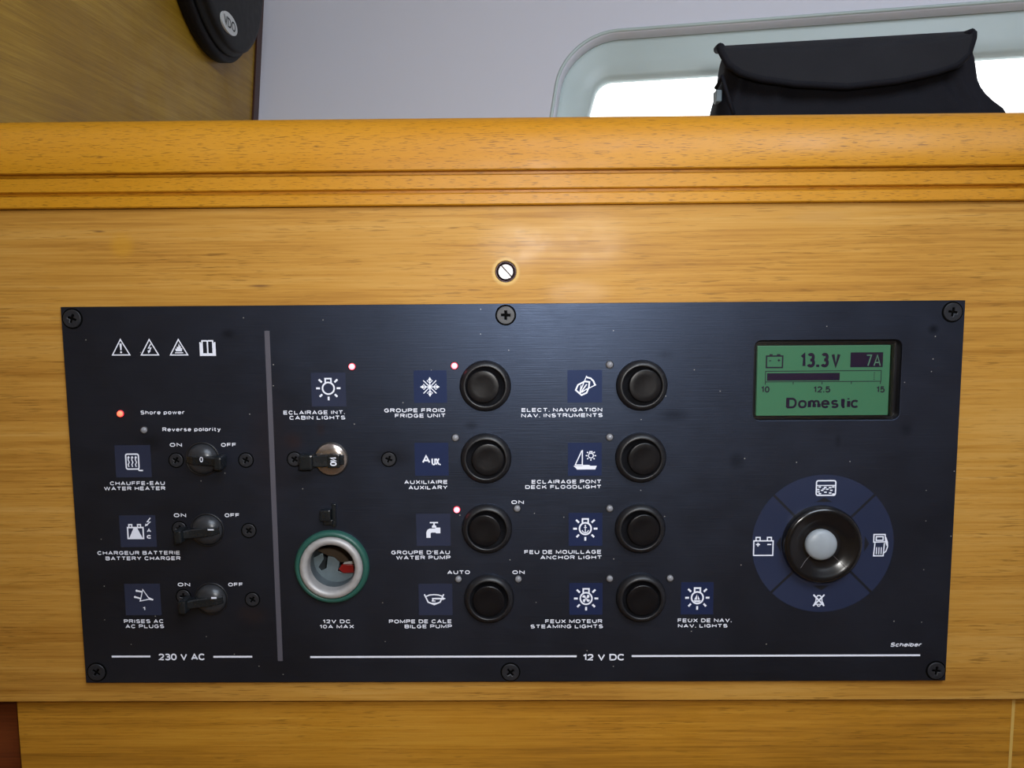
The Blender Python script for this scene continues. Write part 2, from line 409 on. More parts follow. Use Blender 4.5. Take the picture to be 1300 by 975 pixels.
# slotted screw in the board
cx, cz = sc_px.x, sc_px.z
sw = root('slotted_screw', (cx, .0075, cz), 'shiny slotted metal screw recessed in the wood above the black panel', 'screw')
link('sleeve', lathe([(.0046, -.0045), (.0046, .0024), (.0043, .0030), (.0040, .0026), (.0040, -.004), (0, -.004)], 40), plain('dark_screw_sleeve', (.09, .055, .06), .35, metal=.6), sw, (cx, .0060, cz), smooth=True)
bm = bmesh.new()
for sgn in (1, -1):
    L = [(.0034*cos(a), .0034*sin(a)) for a in [R(12+156*i/14) for i in range(15)]]
    L = [(x*sgn, z*sgn) for x, z in L]
    f0 = [bm.verts.new((x, 0, z)) for x, z in L]; f1 = [bm.verts.new((x*.93, -.0010, z*.93+.00004*sgn)) for x, z in L]
    bm.faces.new(f1); bm.faces.new(f0)
    for i in range(15): j = (i+1) % 15; bm.faces.new((f0[i], f0[j], f1[j], f1[i]))
h = link('screw_head', bm_mesh(bm), M['chrome'], sw, (cx, .0040, cz)); h.rotation_euler = (0, R(48), 0)
h = link('slot', box((-.0033, -.0002, -.00066), (.0033, .0004, .00020)), M['slotfloor'], sw, (cx, .0040, cz)); h.rotation_euler = (0, R(48), 0)

# ------------------------------------------------------------------ control panel
HW, HH = .2, .17528/2
sock_c = P(422, 718.5); disp0, disp1 = P(955.5, 534), P(1146, 431)
cp = root('control_panel', (0, .0025, -HH), 'black electrical switch panel with buttons, levers, socket and green display screwed to the wood', 'control panel')
fp = plate([[(-HW, -HH), (HW, -HH), (HW, HH), (-HW, HH)], circ(sock_c.x, sock_c.z, .0150, 64),
            rrect(disp0.x, disp0.z, disp1.x, disp1.z, .0032)], 0, .0025, .0002)
link('face_plate', fp, M['plate'], cp)
Y1, Y2, Y3 = -.00007, -.00014, -.0002

class Ink:
    """flat print: polygons in pixels relative to a centre (x right, y down)"""
    def __init__(s, cx, cy, y=Y2, base=0.0):
        s.c = P(cx, cy, base); s.y = y; s.s = scale_at(cx, cy, base); s.bm = bmesh.new(); s.cx, s.cy = cx, cy
    def pt(s, x, y, k=None):
        if k is None: k = getattr(s, 'k', 0)
        return s.bm.verts.new((s.c.x + x*s.s[0], s.y-k*2.5e-6, s.c.z - y*s.s[1]))
    def poly(s, pts):
        s.k = getattr(s, 'k', 0)+1
        f = s.bm.faces.new([s.pt(*p) for p in pts])
        f.normal_update()
        if f.normal.y > 0: f.normal_flip()
    def line(s, pts, w=1.6, closed=False, cap=True):
        """one mitred ribbon, laid a hair above the stroke before it"""
        s.y0 = getattr(s, 'y0', s.y); s.k = getattr(s, 'k', 0)+1
        n = len(pts); L = []
        for i, (x, y) in enumerate(pts):
            a = pts[i-1] if (closed or i) else None; b = pts[(i+1) % n] if (closed or i < n-1) else None
            d = []
            for p, q in ((a, (x, y)), ((x, y), b)):
                if p is None or q is None: continue
                l = math.hypot(q[0]-p[0], q[1]-p[1]) or 1; d.append(((q[0]-p[0])/l, (q[1]-p[1])/l))
            tx, ty = sum(e[0] for e in d), sum(e[1] for e in d); l = math.hypot(tx, ty)
            if l < .2: tx, ty = d[0]; l = 1
            tx, ty = tx/l, ty/l; m = max(.6, tx*d[0][0]+ty*d[0][1]); h = w/2/m
            L.append((s.pt(x-ty*h, y+tx*h, s.k), s.pt(x+ty*h, y-tx*h, s.k)))
        for i in range(n if closed else n-1):
            (a, b), (c, d) = L[i], L[(i+1) % n]
            f = s.bm.faces.new((a, b, d, c)); f.normal_update()
            if f.normal.y > 0: f.normal_flip()
    def disk(s, x, y, r, n=16): s.poly([(x+r*cos(2*pi*i/n), y+r*sin(2*pi*i/n)) for i in range(n)])
    def arc(s, x, y, r, a0, a1, w=1.6, n=16, ry=None):
        s.line([(x+r*cos(R(a0+(a1-a0)*i/n)), y+(ry or r)*sin(R(a0+(a1-a0)*i/n))) for i in range(n+1)], w)
    def rect(s, x0, y0, x1, y1): s.poly([(x0, y0), (x1, y0), (x1, y1), (x0, y1)])
    def rrect(s, x0, y0, x1, y1, r, w=1.6): s.line(rrect(x0, y0, x1, y1, r, 4), w, True)
    def done(s, name, mat, parent, **kw):
        me = bpy.data.meshes.new('print'); s.bm.to_mesh(me); s.bm.free()
        # rebase onto centre
        me.transform(Matrix.Translation((-s.c.x, -s.y, -s.c.z)))
        return link(name, me, mat, parent, (s.c.x, s.y, s.c.z), **kw)

def glyphs(txt, bold=.02):
    cu = bpy.data.curves.new('t', 'FONT'); cu.body = txt; cu.size = 1; cu.offset = bold; cu.resolution_u = 3
    return curve_mesh(cu)
# broad sans lettering drawn stroke by stroke: a glyph is (width, strokes); ('a', cx, cy, rx, ry, a0, a1) is an arc
def _a(*v): return ('a', *v)
_o = _a(.5, .5, .5, .5, 90, 450)
GL = {
 'A': (1.05, [[(0, 0), (.525, 1), (1.05, 0)], [(.2, .3), (.85, .3)]]),
 'B': (.95, [[(0, 0), (0, 1), (.66, 1), _a(.66, .77, .25, .23, 80, -80), (.66, .54), (.02, .54)], [(.66, .53), _a(.68, .265, .27, .265, 85, -85), (.66, 0), (.0, 0)]]),
 'C': (.98, [[_a(.5, .5, .5, .5, 38, 322)]]),
 'D': (1.0, [[(0, 0), (0, 1), (.5, 1), _a(.5, .5, .5, .5, 85, -85), (.5, 0), (-.05, 0)]]),
 'E': (.88, [[(.88, 1), (0, 1), (0, 0), (.88, 0)], [(0, .51), (.82, .51)]]),
 'F': (.85, [[(.85, 1), (0, 1), (0, 0)], [(0, .5), (.78, .5)]]),
 'G': (1.0, [[_a(.5, .5, .5, .5, 38, 328), (.98, .44), (.56, .44)]]),
 'H': (.98, [[(0, 0), (0, 1)], [(.98, 0), (.98, 1)], [(0, .52), (.98, .52)]]),
 'I': (0.0, [[(0, 0), (0, 1)]]),
 'K': (.98, [[(0, 0), (0, 1)], [(.92, 1), (.05, .38)], [(.36, .62), (.98, 0)]]),
 'L': (.82, [[(0, 1), (0, 0), (.82, 0)]]),
 'M': (1.2, [[(0, 0), (0, 1), (.6, .1), (1.2, 1), (1.2, 0)]]),
 'N': (.98, [[(0, 0), (0, 1), (.98, 0), (.98, 1)]]),
 'O': (1.04, [[_a(.52, .5, .52, .5, 90, 450)]]),
 'P': (.92, [[(0, 0), (0, 1), (.64, 1), _a(.64, .73, .28, .27, 80, -80), (.64, .46), (0, .46)]]),
 'R': (.95, [[(0, 0), (0, 1), (.64, 1), _a(.64, .75, .28, .25, 80, -80), (.64, .5), (0, .5)], [(.55, .5), (.95, 0)]]),
 'S': (.92, [[_a(.46, .755, .42, .245, 28, 262), _a(.46, .255, .45, .255, 82, -155)]]),
 'T': (.95, [[(0, 1), (.95, 1)], [(.475, 1), (.475, 0)]]),
 'U': (.98, [[(0, 1), (0, .42), _a(.49, .40, .49, .40, 188, 352), (.98, .42), (.98, 1)]]),
 'V': (1.0, [[(0, 1), (.5, 0), (1.0, 1)]]),
 'W': (1.5, [[(0, 1), (.38, 0), (.75, 1), (1.12, 0), (1.5, 1)]]),
 'X': (1.0, [[(0, 1), (1, 0)], [(1, 1), (0, 0)]]),
 'Y': (1.0, [[(0, 1), (.5, .45), (1, 1)], [(.5, .5), (.5, 0)]]),
 '0': (.82, [[_a(.41, .5, .41, .5, 90, 450)]]),
 '1': (.36, [[(0, .78), (.36, 1), (.36, 0)]]),
 '2': (.82, [[_a(.41, .72, .40, .28, 165, -25), (.62, .42), (.02, 0), (.84, 0)]]),
 '3': (.82, [[_a(.40, .76, .36, .24, 150, -85), (.3, .52)], [(.3, .52), _a(.40, .26, .42, .26, 85, -155)]]),
 '5': (.82, [[(.76, 1), (.12, 1), (.06, .52), _a(.40, .33, .42, .33, 125, -155)]]),
 '7': (.78, [[(0, 1), (.78, 1), (.25, 0)]]),
 '.': (.02, [[(.01, -.10), (.01, .12)]]), "'": (.02, [[(0, 1), (0, .72)]]), '-': (.45, [[(0, .42), (.45, .42)]]),
 'a': (.74, [[_a(.36, .36, .36, .36, 90, 450)], [(.74, .74), (.74, 0)]]),
 'b': (.76, [[_a(.40, .36, .36, .36, 90, 450)], [(0, 1), (0, 0)]]),
 'c': (.70, [[_a(.38, .36, .38, .36, 42, 318)]]),
 'e': (.76, [[(.06, .38), (.76, .38), _a(.38, .36, .38, .36, 12, 320)]]),
 'h': (.70, [[(0, 0), (0, 1)], [(.02, .36), _a(.36, .40, .34, .32, 172, 8), (.70, .38), (.70, 0)]]),
 'i': (0.0, [[(0, 0), (0, .70)], [(0, .88), (0, 1.02)]]),
 'l': (0.0, [[(0, 0), (0, 1)]]),
 'm': (1.14, [[(0, 0), (0, .72)], [(.02, .36), _a(.29, .42, .28, .30, 172, 8), (.57, .4), (.57, 0)], [(.59, .36), _a(.86, .42, .28, .30, 172, 8), (1.14, .4), (1.14, 0)]]),
 'o': (.78, [[_a(.39, .36, .39, .36, 90, 450)]]),
 'p': (.76, [[_a(.40, .36, .36, .36, 90, 450)], [(0, .72), (0, -.28)]]),
 'r': (.48, [[(0, 0), (0, .72)], [(.02, .36), _a(.32, .40, .30, .32, 170, 60)]]),
 's': (.66, [[_a(.33, .54, .30, .18, 28, 262), _a(.33, .18, .33, .18, 82, -155)]]),
 't': (.46, [[(.18, .95), (.18, .14), (.27, 0), (.46, 0)], [(0, .70), (.46, .70)]]),
 'v': (.76, [[(0, .72), (.38, 0), (.76, .72)]]),
 'w': (1.12, [[(0, .72), (.28, 0), (.56, .72), (.84, 0), (1.12, .72)]]),
 'y': (.76, [[(0, .72), (.40, .02)], [(.76, .72), (.34, -.18), (.2, -.28), (.04, -.28)]]),
}
def strokes(txt, width, height, wt, gap, shear=0.0):
    """polylines (x right from 0, y up from 0, both in the caller's unit) of a line of lettering width x height"""
    tot = 0; pos = []
    for i, ch in enumerate(txt):
        if ch == ' ': tot += .62; continue
        pos.append((ch, tot)); tot += GL[ch][0] + gap
    tot -= gap
    sx = (width-wt)/max(tot, .3); sy = height-wt; out = []
    for ch, x0 in pos:
        for st in GL[ch][1]:
            pts = []
            for p in st:
                if p[0] == 'a':
                    _, cx, cy, rx, ry, a0, a1 = p; n = max(5, int(abs(a1-a0)/17))
                    for i in range(n+1):
                        t = R(a0+(a1-a0)*i/n); c_, s_ = cos(t), sin(t)
                        pts.append((cx+rx*math.copysign(abs(c_)**.86, c_), cy+ry*math.copysign(abs(s_)**.86, s_)))
                else: pts.append(p)
            cl = len(pts) > 8 and math.hypot(pts[0][0]-pts[-1][0], pts[0][1]-pts[-1][1]) < 1e-6
            if cl: pts = pts[:-1]
            q = [((x0+x)*sx+wt/2, y*sy+wt/2) for x, y in pts]
            q = [(x+shear*y, y) for x, y in q]
            clean = [q[0]]
            for p in q[1:]:
                if math.hypot(p[0]-clean[-1][0], p[1]-clean[-1][1]) > .02: clean.append(p)
            # square ends reach half a stroke further
            if not cl and len(clean) == 2: pass
            out.append((clean, cl))
    return out
def text(lines, name='caption', mat=None, parent=None, y=None, base=0.0, w=1.1, wv=None, gap=.36, shear=0.0, label=None):
    y = Y2 if y is None else y
    x0, x1, yt, yb = lines[0][1:]
    k = Ink((x0+x1)/2, (yt+yb)/2, y, base)
    for tx, x0, x1, yt, yb in lines:
        p0, p1, p2 = P(x0, yb, base), P(x1, yb, base), P(x0, yt, base)
        ox = (p0.x-k.c.x)/k.s[0]; oy = (k.c.z-(p0.z+p1.z)/2)/k.s[1]
        wd, ht = (p1.x-p0.x)/k.s[0], (p2.z-p0.z)/k.s[1]
        for st, cl in strokes(tx, wd, ht, w, gap, shear):
            k.line([(ox+x, oy-yy) for x, yy in st], w, cl)
            if wv:      # fat upright parts
                for a, b in zip(st, st[1:]):
                    if abs(a[0]-b[0]) < .05 and abs(a[1]-b[1]) > 3: k.line([(ox+a[0]+(wv-w)/2*.5, oy-a[1]), (ox+b[0]+(wv-w)/2*.5, oy-b[1])], wv)
    return k.done(name, mat or M['print'], parent or cp, label=label)

# captions: (text, x0, x1, y top, y baseline) as read on the photograph
CAPS = [
 [('Shore power', 178.6, 234.7, 521, 526)], [('Reverse polarity', 206.5, 280.4, 542.5, 547.5)],
 [('ON', 215.8, 231.2, 562.3, 567)], [('OFF', 280.9, 300, 562.3, 567)],
 [('ON', 220.9, 236.5, 651.6, 656.4)], [('OFF', 285.5, 304.2, 651.6, 656.4)],
 [('ON', 226, 241.6, 739.6, 744.3)], [('OFF', 290, 308.5, 739.6, 744.3)],
 [('CHAUFFE-EAU', 140, 209.5, 611, 615.8), ('WATER HEATER', 132.5, 210.2, 617.6, 622.3)],
 [('CHARGEUR BATTERIE', 124, 229, 699.4, 704.1), ('BATTERY CHARGER', 134.5, 229.6, 706.2, 711)],
 [('PRISES AC', 157.6, 208, 786.1, 790.9), ('AC PLUGS', 159.7, 208.6, 792.6, 797.3)],
 [('ECLAIRAGE INT.', 360, 438, 521.1, 526), ('CABIN LIGHTS', 367.7, 438.5, 527.7, 532.6)],
 [('GROUPE FROID', 488, 565.2, 518.4, 523.3), ('FRIDGE UNIT', 501.5, 565.7, 525.1, 530)],
 [('AUXILIAIRE', 513.3, 568.2, 609.5, 614.3), ('AUXILARY', 518.8, 568.2, 616.4, 621.2)],
 [("GROUPE D'EAU", 497, 571.2, 698.8, 703.6), ('WATER PUMP', 503, 572, 705.3, 710.1)],
 [('POMPE DE CALE', 494, 573.5, 786.3, 791.1), ('BILGE PUMP', 513.8, 573.8, 792.7, 797.4)],
 [('12V DC', 410, 445.2, 786.4, 791.1), ('10A MAX', 406, 449.6, 793, 797.6)],
 [('AUTO', 568, 596.6, 724, 728.7)], [('ON', 649.3, 665, 635.1, 639.7)], [('ON', 650.5, 666, 724, 728.6)],
 [('ELECT. NAVIGATION', 662.2, 764.5, 517.8, 522.6), ('NAV. INSTRUMENTS', 661.8, 765, 524.8, 529.6)],
 [('ECLAIRAGE PONT', 675, 763.3, 609, 613.8), ('DECK FLOODLIGHT', 666.9, 763.3, 615.6, 620.3)],
 [('FEU DE MOUILLAGE', 665.7, 763.3, 698.1, 703), ('ANCHOR LIGHT', 686, 764, 705, 709.7)],
 [('FEUX MOTEUR', 692.2, 764.5, 786.1, 790.9), ('STEAMING LIGHTS', 673.5, 765.4, 792.7, 797.4)],
 [('FEUX DE NAV.', 860.3, 928.6, 785, 789.8), ('NAV. LIGHTS', 860.6, 923.4, 792, 796.5)],
]
for c in CAPS: text(c, w=1.0, gap=.48, label='white printed caption reading ' + ' '.join(l[0] for l in c))
text([('230 V AC', 201.5, 260.8, 829.6, 838)], w=1.75, gap=.34, label='white heading reading 230 V AC')
text([('12 V DC', 740, 793, 830, 838.3)], w=1.75, gap=.34, label='white heading reading 12 V DC')
text([('Scheiber', 1129.5, 1169, 815.6, 820.8)], name='maker_name', w=1.1, shear=.35, label='small italic white lettering')
for x0_, x1_, yy in ((142, 191, 833.3), (271, 320.3, 833.6), (394, 732, 833.5), (802, 1168, 832.2)):
    a, b = P(x0_, yy), P(x1_, yy); h = .00045; z = (a.z+b.z)/2
    link('heading_line', raw_mesh([(0, 0, -h), (b.x-a.x, 0, -h), (b.x-a.x, 0, h), (0, 0, h)], [(0, 1, 2, 3)]), M['print'], cp, (a.x, Y2, z))
a, b = P(338.5, 420), P(356.5, 839); xm = (a.x+b.x)/2
link('divider_line', box((-.00115, -.00015, b.z), (.00115, -.00002, a.z)), M['divline'], cp, (xm, 0, 0))

# ---- icon tiles with their symbols
def tile(x0, y0, x1, y1, mat='tile'):
    p0, p1 = P(x0, y1), P(x1, y0); cx, cz = (p0.x+p1.x)/2, (p0.z+p1.z)/2; hx, hz = (p1.x-p0.x)/2, (p1.z-p0.z)/2
    t = link('icon_tile', box((-hx, Y1, -hz), (hx, -.00001, hz)), M[mat], cp, (cx, 0, cz))
    return t, (x0+x1)/2, (y0+y1)/2
def lamp(k, ox=0, oy=0, s=1.0, w=2.0):
    def L(pts, ww=w): k.line([(ox+x*s, oy+y*s) for x, y in pts], ww, cap=False)
    k.arc(ox, oy, 7.4*s, 0, 360, w, 28)
    L([(-3.6, -6.6), (-3.6, -12.2), (3.6, -12.2), (3.6, -6.6)], w)
    k.rect(ox-4.4*s, oy-13*s, ox+4.4*s, oy-11.2*s)
    L([(-15.4, 0), (-10.6, 0)], w*1.2); L([(10.6, 0), (15.4, 0)], w*1.2); L([(0, 10.6), (0, 15.2)], w*1.2)
    for sx in (-1, 1):
        L([(sx*11.8, -11.2), (sx*8, -7.6)], w*1.2); L([(sx*11.2, 10.8), (sx*8, 7.6)], w*1.2)

def sym(t, k, label): k.done('symbol', M['print'], t, label=label)
t, x, y = tile(396, 473, 438.5, 516, 'tile'); k = Ink(x, y); lamp(k, -.3, -1.6); sym(t, k, 'white light bulb with rays')
t, x, y = tile(525.8, 470, 567, 511.5, 'tile_b'); k = Ink(x-.6, y+.4)
for a in range(4):
    ca, sa = cos(a*pi/2), sin(a*pi/2)
    r_ = lambda px_, py_: (px_*ca-py_*sa, px_*sa+py_*ca)
    k.line([r_(0, 0), r_(12, 0)], 1.3, cap=False); k.poly([r_(12.4, 0), r_(8.3, -2.6), r_(8.3, 2.6)])
    k.line([r_(8.2, -3.6), r_(4.6, 0), r_(8.2, 3.6)], 1.0)
    k.line([r_(0, 0), r_(8.2, 8.2)], 1.2, cap=False)
sym(t, k, 'white snowflake')
t, x, y = tile(527, 562, 569, 604, 'tile_b')
tx = text([('A', 536, 546.3, 577.6, 588)], name='symbol', parent=t, y=Y2, w=2.1, label='white letter A of the auxiliary mark')
tx = text([('UX.', 548, 559.6, 581.2, 590.6)], name='symbol', parent=t, y=Y2, w=1.8, label='white letters UX of the auxiliary mark')
t, x, y = tile(529, 652, 571.5, 693, 'tile'); k = Ink(x, y); q = lambda a, b: ((a-911)/4.333, (b-143)/4.333)
k.poly([q(892, 100), q(937, 100), q(937, 107), q(892, 107)]); k.poly([q(911, 106), q(919, 106), q(919, 118), q(911, 118)])
k.poly([q(903, 122), q(911, 116), q(919, 116), q(927, 122), q(927, 132), q(903, 132)])
k.poly([q(949, 131), q(949, 162), q(926, 162), q(922, 158), q(900, 158), q(895, 164), q(895, 187), q(872, 187), q(872, 157), q(878, 143), q(890, 136), q(918, 136), q(926, 131)])
sym(t, k, 'white water tap')
t, x, y = tile(532, 741, 574, 781, 'tile'); k = Ink(x, y); q = lambda a, b: ((a-923)/4.333, (b-523)/4.333)
k.line([q(862, 494), q(882, 537), q(915, 551), q(948, 537), q(968, 494)], 1.7)
k.line([q(868, 507), q(890, 498), q(915, 496), q(940, 498), q(966, 507)], 1.5)
k.line([q(908, 530), q(908, 518), q(962, 518)], 1.9); k.poly([q(960, 509), q(980, 518), q(960, 527)])
k.poly([q(902, 528), q(922, 528), q(922, 534), q(902, 534)]); k.poly([q(898, 540), q(932, 540), q(915, 554)])
sym(t, k, 'white hull section with pump arrow')
t, x, y = tile(720.4, 469.5, 764.5, 511, 'tile_b'); k = Ink(x, y); q = lambda a, b: ((a-790)/4.333, (b-219)/4.333)
k.line([q(740, 240), q(752, 212), q(790, 192), q(815, 196), q(812, 225), q(800, 255), q(772, 268)], 2.0, True)
k.line([q(762, 254), q(800, 162)], 1.1, cap=False); k.line([q(762, 254), q(852, 211)], 1.1, cap=False)
k.line([q(800, 170), q(822, 176), q(838, 192), q(846, 214)], 2.0); k.line([q(762, 256), q(770, 214)], 1.2, cap=False)
k.line([q(766, 256), q(800, 208)], 1.5, cap=False); k.line([q(775, 252), q(803, 232)], 1.2, cap=False)
sym(t, k, 'white boat outline with radar sweep')
t, x, y = tile(721, 562, 764, 604, 'tile_b'); k = Ink(x, y); q = lambda a, b: ((a-791)/4.333, (b-619)/4.333)
k.line([q(777, 568), q(777, 654)], 1.4, cap=False); k.line([q(774, 572), q(738, 650), q(776, 650)], 1.4)
k.poly([q(729, 655), q(857, 655), q(848, 675), q(748, 675)])
k.poly([q(780, 650), q(812, 650), q(822, 655), q(780, 655)]); lamp(k, *q(824, 599), .42, 1.2)
sym(t, k, 'white sailing boat with a lamp over the deck')
t, x, y = tile(722, 651, 764.7, 693, 'tile_b'); k = Ink(x, y); lamp(k, -.3, -1.0)
k.line([(-.3, -5), (-.3, 4)], 1.1, cap=False); k.line([(-2.2, -2.6), (1.6, -2.6)], 1.0, cap=False); k.arc(-.3, .2, 4, 10, 170, 1.2, 10); k.disk(-.3, -5, 1)
sym(t, k, 'white lamp with an anchor inside')
t, x, y = tile(722.7, 740, 765, 780.5, 'tile_b'); k = Ink(x, y); lamp(k, .2, -.6)
for a in range(4):
    a0 = R(a*90+20); k.poly([(.2, -.6), (.2+5.5*cos(a0), -.6+5.5*sin(a0)), (.2+5.6*cos(a0+.5), -.6+5.6*sin(a0+.5)), (.2+4*cos(a0+.95), -.6+4*sin(a0+.95))])
sym(t, k, 'white lamp with a propeller inside')
t, x, y = tile(864, 739, 906, 780, 'tile_b'); k = Ink(x, y); lamp(k, .2, -.8)
k.poly([(-.2, -5.2), (-.2, 1.6), (-3.8, 1.6)]); k.poly([(.8, -4), (3.4, 1.6), (.8, 1.6)]); k.poly([(-4.8, 2.4), (5, 2.4), (3, 4.8), (-3, 4.8)])
sym(t, k, 'white lamp with a sailing boat inside')
t, x, y = tile(147.7, 565, 190.5, 606, 'tile'); k = Ink(x, y); q = lambda a, b: ((a-344)/4.333, (b-154)/4.333)
k.rrect(*q(305, 115), *q(375, 197), 2, 1.7)
for cx_ in (320, 340, 360):
    k.line([q(cx_, 185), q(cx_-4, 172), q(cx_+3, 160), q(cx_-3, 146), q(cx_, 132)], 1.3); k.poly([q(cx_, 124), q(cx_-8, 136), q(cx_+8, 136)])
k.line([q(370, 197), q(376, 205), q(396, 205)], 1.7)
sym(t, k, 'white heater with rising arrows')
t, x, y = tile(153.5, 654, 197, 694.5, 'tile'); k = Ink(x, y); q = lambda a, b: ((a-366)/4.333, (b-538)/4.333)
k.line([q(310, 518), q(395, 518), q(395, 578), q(310, 578)], 1.8, True)
for cx_ in (326, 374): k.line([q(cx_-8, 516), q(cx_-8, 502), q(cx_+8, 502), q(cx_+8, 516)], 1.6)
k.poly([q(344, 518), q(362, 518), q(390, 577), q(316, 577)])
k.line([q(438, 466), q(420, 487), q(436, 488), q(414, 506)], 1.5); k.poly([q(406, 512), q(410, 496), q(424, 506)])
sym(t, k, 'white battery with charging arrow')
text([('A', 186.6, 192.2, 671, 675.6)], name='symbol', parent=t, w=1.2); text([('C', 186.6, 192.6, 679, 683.8)], name='symbol', parent=t, w=1.5)
t, x, y = tile(160, 741, 203, 781, 'tile'); k = Ink(x, y); q = lambda a, b: ((a-393)/4.333, (b-438)/4.333)
k.line([q(396, 384), q(378, 446), q(430, 436)], 1.4, True); k.poly([q(426, 425), q(452, 437), q(448, 443), q(424, 440)])
k.line([q(392, 396), q(364, 390)], 2.0, cap=False); k.line([q(380, 432), q(352, 424)], 2.0, cap=False)
k.disk(*q(362, 390), 1.4); k.disk(*q(351, 424), 1.4)
sym(t, k, 'white plug with two prongs')
text([('1', 181.6, 184.6, 770.4, 774.8)], name='symbol', parent=t, w=1.1)

# ---- warning symbols
def wtri(cx, kind, label):
    k = Ink(cx, 441)
    k.line([(0, -10), (11, 9.6), (-11, 9.6)], 1.7, True)
    if kind == 0: k.poly([(-1.5, -5), (1.5, -5), (.8, 3.6), (-.8, 3.6)]); k.disk(0, 6.1, 1.3)
    if kind == 1: k.line([(1.8, -4.4), (-1.6, 1), (1.8, .6), (-.6, 5)], 1.5); k.poly([(-1.8, 7.6), (-2.6, 3.6), (1.4, 4.8)])
    if kind == 2:
        k.poly([(-4, 5), (-4.4, 1.4), (-2.6, 2), (-2.2, -1.4), (-.6, 0), (.2, -5), (2, -1.2), (3, -1.6), (2.6, 1), (4.4, 1), (3.8, 5)]); k.line([(-5, 6.8), (5.4, 6.8)], 1.2, cap=False)
    k.done('warning_symbol', M['print'], cp, label=label)
wtri(153.5, 0, 'white triangle with exclamation mark'); wtri(190, 1, 'white triangle with lightning bolt'); wtri(227, 2, 'white triangle with flame')
k = Ink(263.7, 441.5)
k.line([(-9.3, -7.2), (-9.3, 9.4), (9.3, 9.4), (9.3, -7.2)], 1.8); k.line([(-6.8, 7.4), (-6.8, -8.8), (-1, -8.8), (0, -8), (1, -8.8), (6.8, -8.8), (6.8, 7.4)], 1.8)
k.line([(0, -8), (0, 8)], 1.8); k.line([(-9, 8), (9, 8)], 2.0, cap=False); k.line([(-8.2, -6), (-8.2, 8)], 1.6, cap=False); k.line([(8.2, -6), (8.2, 8)], 1.6, cap=False)
k.done('manual_symbol', M['print'], cp, label='white open book symbol')

# ---- screws
def cross(a, b, n=0): return [(-b, -a), (b, -a), (b, -b), (a, -b), (a, b), (b, b), (b, a), (-b, a), (-b, b), (-a, b), (-a, -b), (-b, -b)]
def make_screw(r, h, mat, name='panel_screw', ringm='black'):
    rg = lathe([(r*1.16, 0), (r*1.14, .00025), (r*1.0, .00025), (r*.98, 0)], 36)
    hd = plate([circ(0, 0, r, 36), cross(r*.50, r*.13)], -h, 0, .0002)
    return rg, hd
def screw(px, py, protos, rot, mat, label=None, bright=False):
    rg, hd = protos; c = P(px, py)
    s = link('screw', hd, mat, cp, (c.x, 0, c.z), label=label); s.rotation_euler = (0, R(rot), 0)
    s2 = link('drive_recess', PR_floor[id(hd)], M['black'], s, (c.x, 0, c.z))
    s3 = link('countersink', rg, M['black'], s, (c.x, 0, c.z))
    return s
PR_floor = {}
big_s = make_screw(.0040, .0007, None); small_s = make_screw(.0031, .0004, None)
for pr, r in ((big_s, .0040), (small_s, .0031)): PR_floor[id(pr[1])] = lathe([(r*.75, .00001), (r*.75, .00006), (0, .00006)], 24)
for px, py, rot in ((92, 404.5, 20), (642, 400, 2), (1209, 396, 8), (123, 853, 38), (648, 853, 50), (1188, 851, 5)):
    screw(px, py, big_s, rot, M['screw'])
for px, py, rot in ((223.8, 584.2, 30), (312.3, 584, 25), (228, 671, 10), (316, 673.5, 40), (233, 757, 0), (320.5, 761, 32), (374, 583, 35), (493.7, 583, 20)):
    screw(px, py, small_s, rot, M['screw'])

# ---- push buttons
bez = lathe([(.01145, 0), (.01150, .0008), (.01110, .0022), (.01010, .0033), (.00925, .0037), (.00880, .0035), (.00862, .0028), (.00850, .0004), (.0, .0004)], 64)
capm = lathe([(.0073, .0003), (.0073, .0026), (.0072, .00285), (.0068, .0030), (.0045, .00285), (.002, .0027), (0, .00265)], 56)
bz0 = cc0 = None
for (px, py, dx, dy, lab) in ((616.2, 490, -3.2, .5, 'fridge unit'), (617, 582, 3.2, 1, 'auxiliary'), (618.3, 671.3, -3.2, 1.5, 'water pump'), (621, 760, -.6, 2.5, 'bilge pump'),
                         (814.8, 489.3, 4.0, -.5, 'navigation instruments'), (813.5, 581, 4.2, .8, 'deck floodlight'), (812.8, 671, 4.2, 1.0, 'anchor light'), (813.9, 759, 1.4, 2.6, 'steaming lights')):
    c = P(px, py, -.001); s = .000352
    b_ = link('push_button', bez, M['rubber'], cp, (c.x, 0, c.z), smooth=True)
    k_ = link('button_cap', capm, M['cap'], b_, (c.x+dx*s*.75, -.0004, c.z-dy*s*.35), smooth=True)
    k_.rotation_euler = (R(dy*1.0), 0, R(dx*.9))

